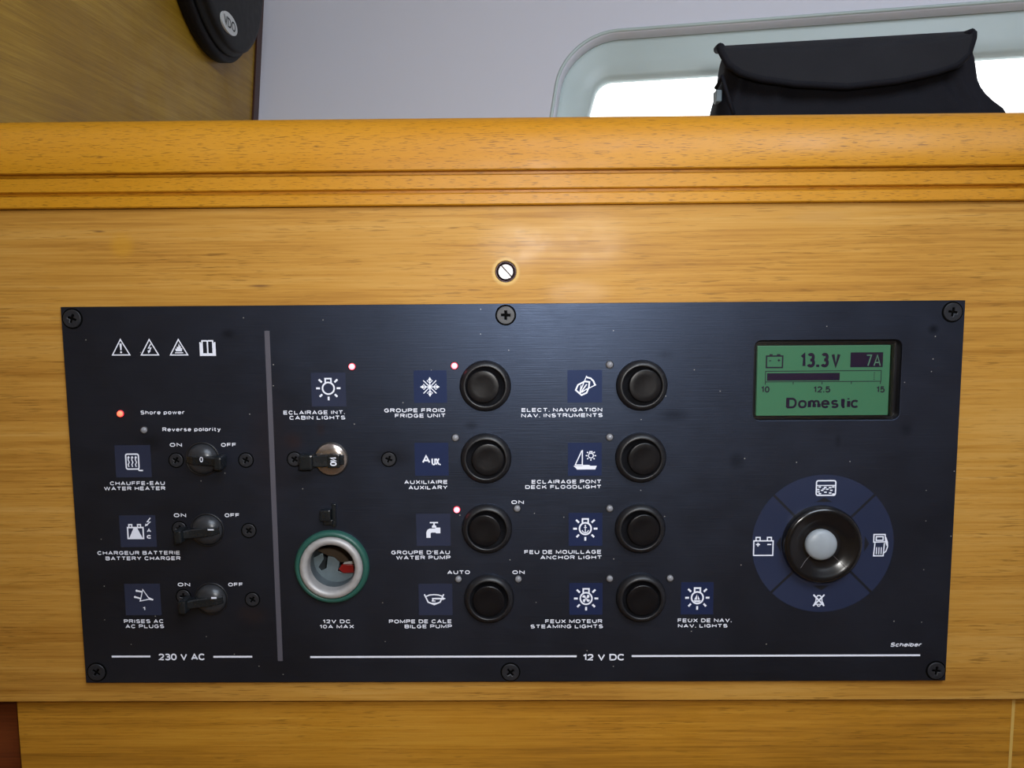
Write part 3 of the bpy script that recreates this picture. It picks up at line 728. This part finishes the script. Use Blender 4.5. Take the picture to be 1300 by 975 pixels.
# ---- indicator lights
lens = lathe([(.00150, 0), (.00148, .0004), (.0012, .0009), (.0006, .0012), (0, .0013)], 24)
core = lathe([(.00132, .0007), (.00125, .00115), (.0006, .0015), (0, .0016)], 20)
rim = lathe([(.00185, 0), (.00180, .0003), (.0015, .0003), (.0014, 0)], 24)
for px, py, on in ((447, 465.3, 1), (577, 464.3, 1), (580, 646.8, 1), (153.3, 525, 2), (183, 546, 0), (578.3, 555.7, 0), (582, 735, 0), (656.5, 645.5, 0), (658, 735, 0),
                   (774, 463, 0), (774, 555, 0), (774, 645.5, 0), (774, 734.5, 0), (850.6, 734, 0)):
    c = P(px, py)
    l_ = link('indicator_light', lens, None, cp, (c.x, 0, c.z), smooth=True, label='glowing red indicator light' if on else 'unlit clear indicator light')
    if not lens.materials: lens.materials.append(M['ledoff'])
    l_.material_slots[0].link = 'OBJECT'; l_.material_slots[0].material = M['ledred'] if on else M['ledoff']
    link('rim', rim, M['rubber'], l_, (c.x, 0, c.z), smooth=True)
    if on:
        g = link('glowing_core', core, None, l_, (c.x, 0, c.z), smooth=True)
        if not core.materials: core.materials.append(M['ledcore'])
        g.material_slots[0].link = 'OBJECT'; g.material_slots[0].material = M['ledcore'] if on == 1 else M['ledcore2']

# ---- rotary lever switches
hub = lathe([(.0070, 0), (.0070, .0010), (.0067, .0016), (.0055, .0030), (.0035, .0040), (.0018, .0043), (0, .0044)], 48)
hubflat = lathe([(.0073, 0), (.0073, .0012), (.0069, .0018), (.0040, .0024), (0, .0026)], 48)
hubring = lathe([(.0078, 0), (.0078, .0005), (.0073, .0007), (.0070, .0002)], 48)
def lever_mesh(L=.0100, w=.0021, hx=.0017, hz=.0030, top=.0100):
    bm = bmesh.new()
    # tapering arm from the hub to the grip (length along +x)
    sec = [(-.0062, .0030, .0012, w*.8), (-.003, .0046, .001, w), (.003, .0056, .001, w), (.0062, .0062, .0012, w*.95), (L, .0078, .0022, w*.85)]
    rings = []
    for x, h, h0, ww in sec:
        rings.append([bm.verts.new((x, -h0, -ww)), bm.verts.new((x, -h+.0005, -ww)), bm.verts.new((x, -h, -ww+.0005)), bm.verts.new((x, -h, ww-.0005)), bm.verts.new((x, -h+.0005, ww)), bm.verts.new((x, -h0, ww))])
    for a, b in zip(rings, rings[1:]):
        for i in range(6): j = (i+1) % 6; bm.faces.new((a[i], a[j], b[j], b[i]))
    bm.faces.new(rings[0]); bm.faces.new(rings[-1])
    box_bm(bm, (L-hx, -top, -hz), (L+hx, -.0018, hz), .0009)
    return bm_mesh(bm)
lev = lever_mesh()
lev_c = lever_mesh(.0098, .0027, .0030, .0034, .0085)
def rotary(px, py, ang, hubm, hmat, lm, lab, mark):
    c = P(px, py)
    h_ = link('rotary_switch', hubm, hmat, cp, (c.x, 0, c.z), smooth=True, label=lab)
    link('switch_collar', hubring, M['rubber'], h_, (c.x, 0, c.z), smooth=True)
    l_ = link('lever', lm, M['knob'], h_, (c.x, 0, c.z)); l_.rotation_euler = (0, R(ang), 0)
    return h_, c
h_, c = rotary(257.5, 582.5, 2, hub, M['knobdisc'], lev, 'small black lever switch pointing right to OFF', '0')
k = Ink(256.3, 583, -.0062, -.0055); k.arc(0, 0, 1.7, 0, 360, .9, 14, 3.0); k.done('position_mark', M['print'], h_)
h_, c = rotary(263.5, 672.5, 176, hub, M['knobdisc'], lev, 'upper black lever switch pointing left to ON', '1')
k = Ink(268, 672.2, -.0060, -.0055); k.rect(-3.8, -.8, 3.8, .8); k.done('position_mark', M['print'], h_)
h_, c = rotary(268.5, 760, 176, hub, M['knobdisc'], lev, 'lower black lever switch pointing left to ON', '1')
k = Ink(272, 758.6, -.0060, -.0055); k.rect(-3.4, -1.1, 3.4, 1.1); k.done('position_mark', M['print'], h_)
h_, c = rotary(420.8, 582.5, 180, hubflat, M['chromehub'], lev_c, 'bright metal hub with black lever pointing left', 'ON')
# ON lettering, turned a quarter, on a dark pad over the hub
bm = bmesh.new(); box_bm(bm, (-.0026, -.0062, -.0030), (.0026, -.0020, .0030), .0004)
link('marking_pad', bm_mesh(bm), M['knob'], h_, (c.x+.0022, 0, c.z))
k = Ink(c.x, 0); k.c = Vector((0, 0, 0)); k.s = (.00037, .00037); k.y = 0.0
for st, cl in strokes('ON', 10.5, 8.0, 1.5, .5): k.line([(y-4.0, 5.25-x) for x, y in st], 1.5, cl)
k.done('position_mark', M['print'], h_).location = Vector((.0022, -.00635, 0))
# ---- 12 V socket
c = sock_c
so = link('power_socket', lathe([(.0171, 0), (.0172, .0012), (.0166, .0026), (.0158, .0031), (.0149, .0030), (.0145, .0024), (.0145, -.004)], 72), M['teal'], cp, (c.x, 0, c.z), smooth=True, label='round power socket with teal plastic flange')
link('metal_ring', lathe([(.0144, .0), (.0144, .0030), (.0139, .0040), (.0128, .0044), (.0118, .0042), (.0110, .0034), (.0107, .0020), (.0107, -.005)], 72), M['steel'], so, (c.x, 0, c.z), smooth=True, label='scratched silver metal ring')
link('barrel', lathe([(.0107, -.002), (.0105, -.012), (.0103, -.030), (.0103, -.034), (0, -.034)], 48), M['barrel'], so, (c.x, 0, c.z), smooth=True)
S_ = Ink(422, 718.5, .010, .010)
qz = lambda a, b: ((a-352)/4.333, (b-338)/4.333)
def slab(pts, y0, y1, name, mat, lab=None, wob=0):
    cc = P(422, 718.5, (y0)); s = scale_at(422, 718.5, y0)
    L = [(x*s[0], -y*s[1]) for x, y in pts]
    link(name, plate([L], 0, y1-y0, .0002), mat, so, (cc.x, y0, cc.z), label=lab)
arc_ = [qz(352+128*cos(R(t)), 345+128*sin(R(t))) for t in range(8, 196, 9)]
slab([qz(318, 350), qz(330, 283), qz(362, 292), qz(392, 318), qz(380, 365), qz(420, 380)] + arc_[:10] + arc_[10:] + [qz(236, 300), qz(300, 268), qz(306, 300), qz(275, 345), qz(290, 365)], .0085, .0095, 'contact_plate', M['contact'], 'bent galvanised contact inside the socket')
slab([qz(385, 356), qz(405, 330), qz(470, 332), qz(474, 376), qz(410, 378)], .0065, .0080, 'red_insert', M['red'], 'red plastic insert')
slab([qz(418, 318), qz(470, 312), qz(472, 328), qz(410, 330)], .0068, .0078, 'spring_strip', M['steel'])
slab([qz(230, 235), qz(475, 235), qz(475, 322), qz(395, 318), qz(362, 292), qz(330, 283), qz(300, 268)], .016, .017, 'inner_back', M['brass'], 'dark brown interior')
# hinge stub of the missing cover
bm = bmesh.new(); box_bm(bm, (-.0024, -.0042, -.0026), (.0024, .0, .0026), .0006); box_bm(bm, (.0026, -.0018, -.0060), (.0044, 0, .0050), .0005)
box_bm(bm, (-.0012, -.0030, -.0046), (.0030, 0, -.0022), .0004)
hc = P(415, 652); link('cover_hinge', bm_mesh(bm), M['knob'], so, (hc.x, 0, hc.z), label='small black hinge stub above the socket')

# ---- display
dc = ((disp0.x+disp1.x)/2, (disp0.z+disp1.z)/2); hx, hz = (disp1.x-disp0.x)/2, (disp1.z-disp0.z)/2
bm = bmesh.new()
L0 = rrect(-hx-.0002, -hz-.0002, hx+.0002, hz+.0002, .0033)
a = [bm.verts.new((x, .0002, z)) for x, z in L0]; b = [bm.verts.new((x, .0055, z)) for x, z in L0]
for i in range(len(L0)): j = (i+1) % len(L0); bm.faces.new((a[i], a[j], b[j], b[i]))
bm.faces.new(b)
dp = link('display', bm_mesh(bm), plain('black_display_housing', (.010, .009, .012), .35), cp, (dc[0], 0, dc[1]), label='green liquid crystal display in a black recess')
YL = .0020
def lrect(x0, y0, x1, y1, ya, yb, name, mat, **kw):
    p0, p1 = P(x0, y1, ya), P(x1, y0, ya)
    cx, cz = (p0.x+p1.x)/2, (p0.z+p1.z)/2
    return link(name, box((-(p1.x-p0.x)/2, 0, -(p1.z-p0.z)/2), ((p1.x-p0.x)/2, yb-ya, (p1.z-p0.z)/2), kw.pop('bev', 0)), mat, dp, (cx, ya, cz), **kw)
lrect(960, 438, 1131, 528, YL, YL+.002, 'screen', M['lcd'], bev=.0003, label='green backlit screen')
lrect(1131.5, 437, 1133, 528.5, YL-.0006, YL+.002, 'screen_edge', plain('screen_edge', (.006, .012, .010), .3))
YI = YL-.00008
def ink(): return Ink(1045, 478, YI, YL)
k = ink(); q = lambda a, b: (920+a/4.0625-1045, 400+b/4.0625-478)
k.line([q(213, 210), q(296, 210), q(296, 269), q(213, 269)], 1.8, True)
k.rect(*q(228, 200), *q(244, 209)); k.rect(*q(266, 200), *q(284, 209)); k.line([q(226, 234), q(238, 234)], 1.1, cap=False)
k.line([q(270, 232), q(284, 232)], 1.2, cap=False); k.line([q(277, 225), q(277, 239)], 1.2, cap=False)
k.line([q(210, 288), q(806, 288), q(806, 343), q(210, 343)], .9, True)
k.rect(*q(218, 298), *q(593, 337)); k.rect(*q(645, 194), *q(812, 270))
for tx_ in (210, 354, 503, 654, 804): k.rect(*q(tx_-2, 343), *q(tx_+2, 357))
for ty in (300, 311, 322, 333): k.rect(*q(768, ty-3), *q(773, ty+2))
k.done('screen_graphics', M['lcdink'], dp, label='dark battery symbol, bar gauge and box')
def lt(tx, x0, x1, y0, y1, wt, gap=.4, mat='lcdink', y=YI, wv=None): text([(tx, x0, x1, y0, y1)], name='screen_text', mat=M[mat], parent=dp, y=y, base=YL, w=wt, wv=wv, gap=gap, label='screen text reading '+tx)
lt('13.3', 1015.6, 1052, 448, 466.5, 3.9, .66); lt('V', 1055, 1066.5, 448, 466.5, 3.9)
lt('7A', 1099, 1118, 450, 465, 1.6, .5, 'lcdgreen', YI-.00008)
lt('10', 966, 976.8, 490.4, 498.4, 1.7, .5); lt('12.5', 1032.3, 1054, 490.4, 498.4, 1.7, .45); lt('15', 1112.3, 1123, 490.4, 498.4, 1.7, .5)
lt('Domestic', 998, 1089.8, 504.6, 518.2, 2.7, .42, wv=4.3)
p0, p1 = P(958, 532, .0006), P(1137, 434, .0006)
link('display_window', box((-(p1.x-p0.x)/2, 0, -(p1.z-p0.z)/2), ((p1.x-p0.x)/2, .0006, (p1.z-p0.z)/2)), M['pane'], dp, ((p0.x+p1.x)/2, .0006, (p0.z+p1.z)/2), label='clear display window')

# ---- navigation pad and joystick
jc = P(1044.3, 690.5); s = scale_at(1044, 691)[0]
RO = 90*s
pad = link('navigation_pad', lathe([(RO, .00001), (RO, .00005), (0, .00005)], 72), M['padgap'], cp, (jc.x, 0, jc.z), label='round dark blue four-way pad')
for q4 in range(4):
    bm = bmesh.new(); a0 = q4*90-45; nseg = 18; gap = 1.6*s; outer = []; inner = []
    for i in range(nseg+1):
        for rr, lst in ((RO, outer), (46*s, inner)):
            da = math.degrees(gap/rr); t = R(a0+da+(90-2*da)*i/nseg)
            lst.append(bm.verts.new((rr*cos(t), 0, rr*sin(t))))
    for i in range(nseg):
        f = bm.faces.new((inner[i], outer[i], outer[i+1], inner[i+1])); f.normal_update()
        if f.normal.y > 0: f.normal_flip()
    me = bpy.data.meshes.new('sector'); bm.to_mesh(me); bm.free()
    link('pad_sector', me, M['pad'], pad, (jc.x, -.00009, jc.z))
k = Ink(1044.3, 690.5, -.00013)
for a in range(4):
    ca, sa = cos(a*pi/2), sin(a*pi/2); k.poly([(59*ca, 59*sa), (53*ca-10*sa, 53*sa+10*ca), (53*ca+10*sa, 53*sa-10*ca)])
k.done('direction_arrows', M['padgap'], pad)
q = lambda a, b: (900+a/4.333-1044.3, 580+b/4.333-690.5)
def pk(): return Ink(1044.3, 690.5, -.00018)
k = pk(); k.rrect(*q(580, 134), *q(685, 213), 2.2, 1.6); k.line([q(580, 160), q(685, 160)], 1.2, cap=False)
for a, b in ((598, 168), (628, 170), (655, 172), (672, 168), (590, 182), (612, 186), (640, 180), (662, 186), (600, 204), (630, 196), (656, 200), (674, 206), (592, 194), (620, 178)):
    k.rect(*q(a-7, b-3.5), *q(a+7, b+3.5))
k.done('pad_symbol', M['print'], pad, label='white water tank symbol')
k = pk(); k.line([q(246, 460), q(352, 460), q(352, 540), q(246, 540)], 1.5, True)
for a in (269, 331): k.line([q(a-11, 459), q(a-11, 441), q(a+11, 441), q(a+11, 459)], 1.5)
k.line([q(258, 480), q(280, 480)], 1.5, cap=False); k.line([q(269, 470), q(269, 491)], 1.5, cap=False); k.line([q(320, 480), q(342, 480)], 1.5, cap=False)
k.done('pad_symbol', M['print'], pad, label='white battery symbol')
k = pk(); k.line([q(905, 428), q(966, 428), q(970, 468), q(905, 470)], 1.5, True); k.line([q(918, 440), q(956, 440), q(956, 460), q(918, 460)], 1.5, True)
k.line([q(912, 474), q(907, 545), q(960, 545), q(964, 474)], 1.5)
for a in (922, 935, 948): k.line([q(a, 498), q(a, 536)], 1.2, cap=False)
k.line([q(970, 444), q(980, 470), q(982, 495), q(974, 520), q(962, 530)], 1.5); k.poly([q(966, 440), q(976, 452), q(984, 474), q(976, 492), q(968, 470)])
k.done('pad_symbol', M['print'], pad, label='white fuel pump symbol')
k = pk(); k.line([q(584, 759), q(645, 822)], 2.0, cap=False); k.line([q(645, 759), q(584, 822)], 2.0, cap=False)
k.line([q(590, 812), q(598, 796), q(600, 774), q(608, 764), q(620, 764), q(630, 774), q(632, 796), q(642, 812)], 1.4); k.line([q(586, 813), q(644, 813)], 1.2, cap=False); k.arc(*q(615, 815), 2, 0, 180, 1.2, 8)
k.done('pad_symbol', M['print'], pad, label='white crossed bell symbol')
jj = P(1043.4, 691, -.002)
joy = link('joystick', lathe([(.0177, 0), (.0178, .0030), (.0172, .0044), (.0162, .0050), (.0150, .0050), (.0143, .0045), (.0135, .0043), (.0115, .0030), (.0090, .0022), (.0075, .0022), (.0070, .0026), (0, .0026)], 80), M['joy'], cp, (jj.x, 0, jj.z), smooth=True, label='glossy black dished joystick')
cjc = P(1043.3, 692.3, -.004)
link('joystick_cap', lathe([(.0071, .0018), (.0071, .0034), (.0068, .0041), (.0058, .0048), (.0035, .0054), (0, .0057)], 56), M['joycap'], joy, (cjc.x, 0, cjc.z), smooth=True, label='silver grey centre cap')
for ang in (-45, -135):
    a0 = R(ang); pts = [(rr*cos(a0), -hh-.00012, rr*sin(a0)) for rr, hh in ((.0075, .0023), (.0090, .0022), (.0115, .0030), (.0135, .0043), (.0143, .0045))]
    link('seam', tube(pts, .00010, 5), plain('seam_line', (.12, .10, .10), .4), joy, (jj.x, 0, jj.z))

# ------------------------------------------------------------------ round instrument cover on the bulkhead
Rm = Matrix.Rotation(R(-90), 4, 'Z')   # -y (viewer side) becomes +x? checked below
cc_ = Vector((XB, .4080, .4015))
def on_bulk(me):   # lathe axis -y -> +x
    for v in me.vertices: x, y, z = v.co; v.co = (-y, x, z)
    me.flip_normals() if False else None
    bm = bmesh.new(); bm.from_mesh(me); bmesh.ops.recalc_face_normals(bm, faces=bm.faces); bm.to_mesh(me); bm.free(); return me
ic = root('instrument_cover', cc_, 'round black instrument cover with small oval badge mounted on the wooden bulkhead', 'instrument')
link('base', on_bulk(lathe([(0, .0002), (.104, .0002), (.1065, .003), (.1065, .010), (.1045, .0125), (.099, .0125)], 96)), M['coverside'], ic, cc_, smooth=True)
link('lid', on_bulk(lathe([(.0985, .0120), (.1015, .0135), (.1010, .0160), (.0985, .0172), (.0975, .0190), (.0985, .0215), (.0965, .0235), (.0920, .0245), (0, .0250)], 96)), M['cover'], ic, cc_, smooth=True)
lc = PX(290.5, 30, XB+.025)
bad = link('badge', raw_mesh([(.0006, .0205*cos(2*pi*i/40), .0086*sin(2*pi*i/40)) for i in range(40)] + [(-.001, .0205*cos(2*pi*i/40), .0086*sin(2*pi*i/40)) for i in range(40)], [tuple(range(40))] + [(i, i+40, (i+1) % 40+40, (i+1) % 40) for i in range(40)]), M['badge'], ic, lc + Vector((.0002, 0, 0)), label='pale oval badge')
bm = bmesh.new(); bm.from_mesh(bad.data); bmesh.ops.recalc_face_normals(bm, faces=bm.faces); bm.to_mesh(bad.data); bm.free()
me = glyphs('VDO', .012); xs = [v.co.x for v in me.vertices]; ys = [v.co.y for v in me.vertices]
mx_, Mx_, my_, My_ = min(xs), max(xs), min(ys), max(ys)
for v in me.vertices: v.co = Vector((0, ((v.co.x-mx_)/(Mx_-mx_)-.5)*.029, ((v.co.y-my_)/(My_-my_)-.5)*.0085))
link('badge_lettering', me, M['cover'], bad, lc + Vector((.0010, 0, 0)))

# ------------------------------------------------------------------ padded bag on the shelf
YB = .185      # front face depth
bl, brr = P(903, 143, YB+.028), P(1262, 143, YB+.028); tl, tr_ = P(909, 62, YB+.012), P(1237, 44, YB+.012)
tl.x = P(905, 62, YB+.05).x; tr_.x = P(1242, 44, YB+.004).x; bl.x = P(902, 143, YB+.05).x; brr.x = P(1264, 143, YB+.002).x
bag = root('carrying_pouch', ((bl.x+brr.x)/2, YB+.04, SZ), 'black padded fabric pouch with curved front flap standing before the window', 'bag')
def lerpf(a, b, t): return a+(b-a)*t
rnd = random.Random(8)
ph = [rnd.uniform(0, 6) for _ in range(8)]
def bag_pt(h, th, grow=0.0):
    """h 0..1 from shelf to top, th around"""
    z0 = SZ; ztop_l, ztop_r = tl.z, tr_.z
    hh = (h*(tl.z-SZ)+SZ-bl.z)/(tl.z-bl.z)          # 0 at rail line, 1 at top
    xl = lerpf(bl.x, tl.x, hh); xr = lerpf(brr.x, tr_.x, hh)
    if hh < .35: xr += .0045*min(1.6, ((.35-hh)/.35))**2*1.2; xl -= .0015*min(2, (.35-hh)/.35)
    cx_ = (xl+xr)/2; a = (xr-xl)/2; b = lerpf(.032, .024, max(0, h)); b *= (1-.0)
    if h > .93: q_ = (h-.93)/.07; b *= math.sqrt(max(.02, 1-q_*q_)); a *= 1-.015*q_*q_
    c_, s_ = cos(th), sin(th); e = .42
    x = cx_ + (a+grow)*math.copysign(abs(c_)**e, c_); y = YB+.030 + (b+grow)*math.copysign(abs(s_)**e, s_)
    u = (x-cx_)/a; zz = lerpf(ztop_l, ztop_r, (u+1)/2)
    z = SZ + h*(zz-SZ)
    wv = .0016*sin(22*u+ph[0]+h*5)*sin(h*9+ph[1]) + .0009*sin(41*u+ph[2]-h*11)
    if s_ < 0: y += wv
    x += .0016*sin(h*17+ph[3])*abs(c_)
    return (x, y, z)
NT_, NH = 96, 40
vs = [bag_pt(i/NH, 2*pi*j/NT_) for i in range(NH+1) for j in range(NT_)]
fs = [(i*NT_+j, i*NT_+(j+1) % NT_, (i+1)*NT_+(j+1) % NT_, (i+1)*NT_+j) for i in range(NH) for j in range(NT_)]
fs += [tuple(range(NT_-1, -1, -1)), tuple(NH*NT_+j for j in range(NT_))]
bo = bag.location.copy()
me = raw_mesh([Vector(v)-bo for v in vs], fs); link('body', me, M['neo'], bag, bo, smooth=True)
# flap: from the back of the top over the front, lower edge a shallow curve
fl_t = [P(913, 58, YB-.004), P(1238, 39, YB-.004)]
def flap_edge(u):      # pixel depth of the lower edge along the width, u 0..1
    pts = [(0, 60), (.03, 78), (.08, 90), (.16, 98), (.3, 105), (.5, 108.5), (.7, 101), (.85, 90), (.94, 80), (.985, 66), (1, 46)]
    for (a, b), (c, d) in zip(pts, pts[1:]):
        if a <= u <= c: return b+(d-b)*(u-a)/(c-a)
def flap_pt(u, v, off):
    px = 915 + 319*u; zt_ = P(px, 58-19*u+1.0, YB).z+.001; ze = P(px, flap_edge(u), YB-.008).z; x = P(px, 80, YB-.004).x
    if v < .4:      # top, from the back to the front edge
        t = v/.4; ang = pi*.5*t
        y = lerpf(YB+.040, YB+.006, t); z = zt_ + off - .010*(1-t)**2
        if t > .8: q_ = (t-.8)/.2; z -= .0015*q_*q_
        x += (1-t)*.016*(1-u)**2 - (1-t)*.006*u**4
        return (x, y, z)
    t = (v-.4)/.6
    y = lerpf(YB+.006, YB-.003, min(1, t*5)**.6) - .003*sin(pi*u)*t - off; z = lerpf(zt_-.0015, ze, t)
    return (x, y, z)
NU, NV = 60, 26
bm = bmesh.new(); g = {}
for off, kk in ((.0022, 0), (-.0008, 1)):
    for i in range(NU+1):
        for j in range(NV+1): g[kk, i, j] = bm.verts.new(Vector(flap_pt(i/NU, j/NV, off))-bo)
for kk in (0, 1):
    for i in range(NU):
        for j in range(NV): bm.faces.new((g[kk, i, j], g[kk, i+1, j], g[kk, i+1, j+1], g[kk, i, j+1]))
for i in range(NU):
    for j in (0, NV): bm.faces.new((g[0, i, j], g[0, i+1, j], g[1, i+1, j], g[1, i, j]))
for j in range(NV):
    for i in (0, NU): bm.faces.new((g[0, i, j], g[0, i, j+1], g[1, i, j+1], g[1, i, j]))
fl = link('flap', bm_mesh(bm), M['flap'], bag, bo, smooth=True, label='curved charcoal front flap')
edge = [Vector(flap_pt(0, v/10, 0))-bo for v in range(4, 10)] + [Vector(flap_pt(i/NU, 1, 0))-bo for i in range(NU+1)] + [Vector(flap_pt(1, v/10, 0))-bo for v in range(9, 3, -1)]
link('binding', tube(edge, .0026, 10), M['neo'], fl, bo, smooth=True)
sp = [(902+2, 143), (905, 128), (909, 112), (917, 97), (921, 112), (926, 128), (932, 146)]
pts = [P(a, b, YB+.002 + (0.006 if i < 3 else -.003))-bo for i, (a, b) in enumerate(sp)]
link('side_piping', tube(pts[2:], .0013, 8), M['neo'], bag, bo, smooth=True)
a = P(906, 117, YB+.02)-bo; b = P(913, 132, YB+.02)-bo  # window light at the bag's left side, put in as a pale block
link('window_light_patch', box((a.x, YB+.012-bo.y, b.z), (b.x, YB+.022-bo.y, a.z), .001), M['winlight'], bag, bo, label='small pale patch painted as window light at the pouch side')
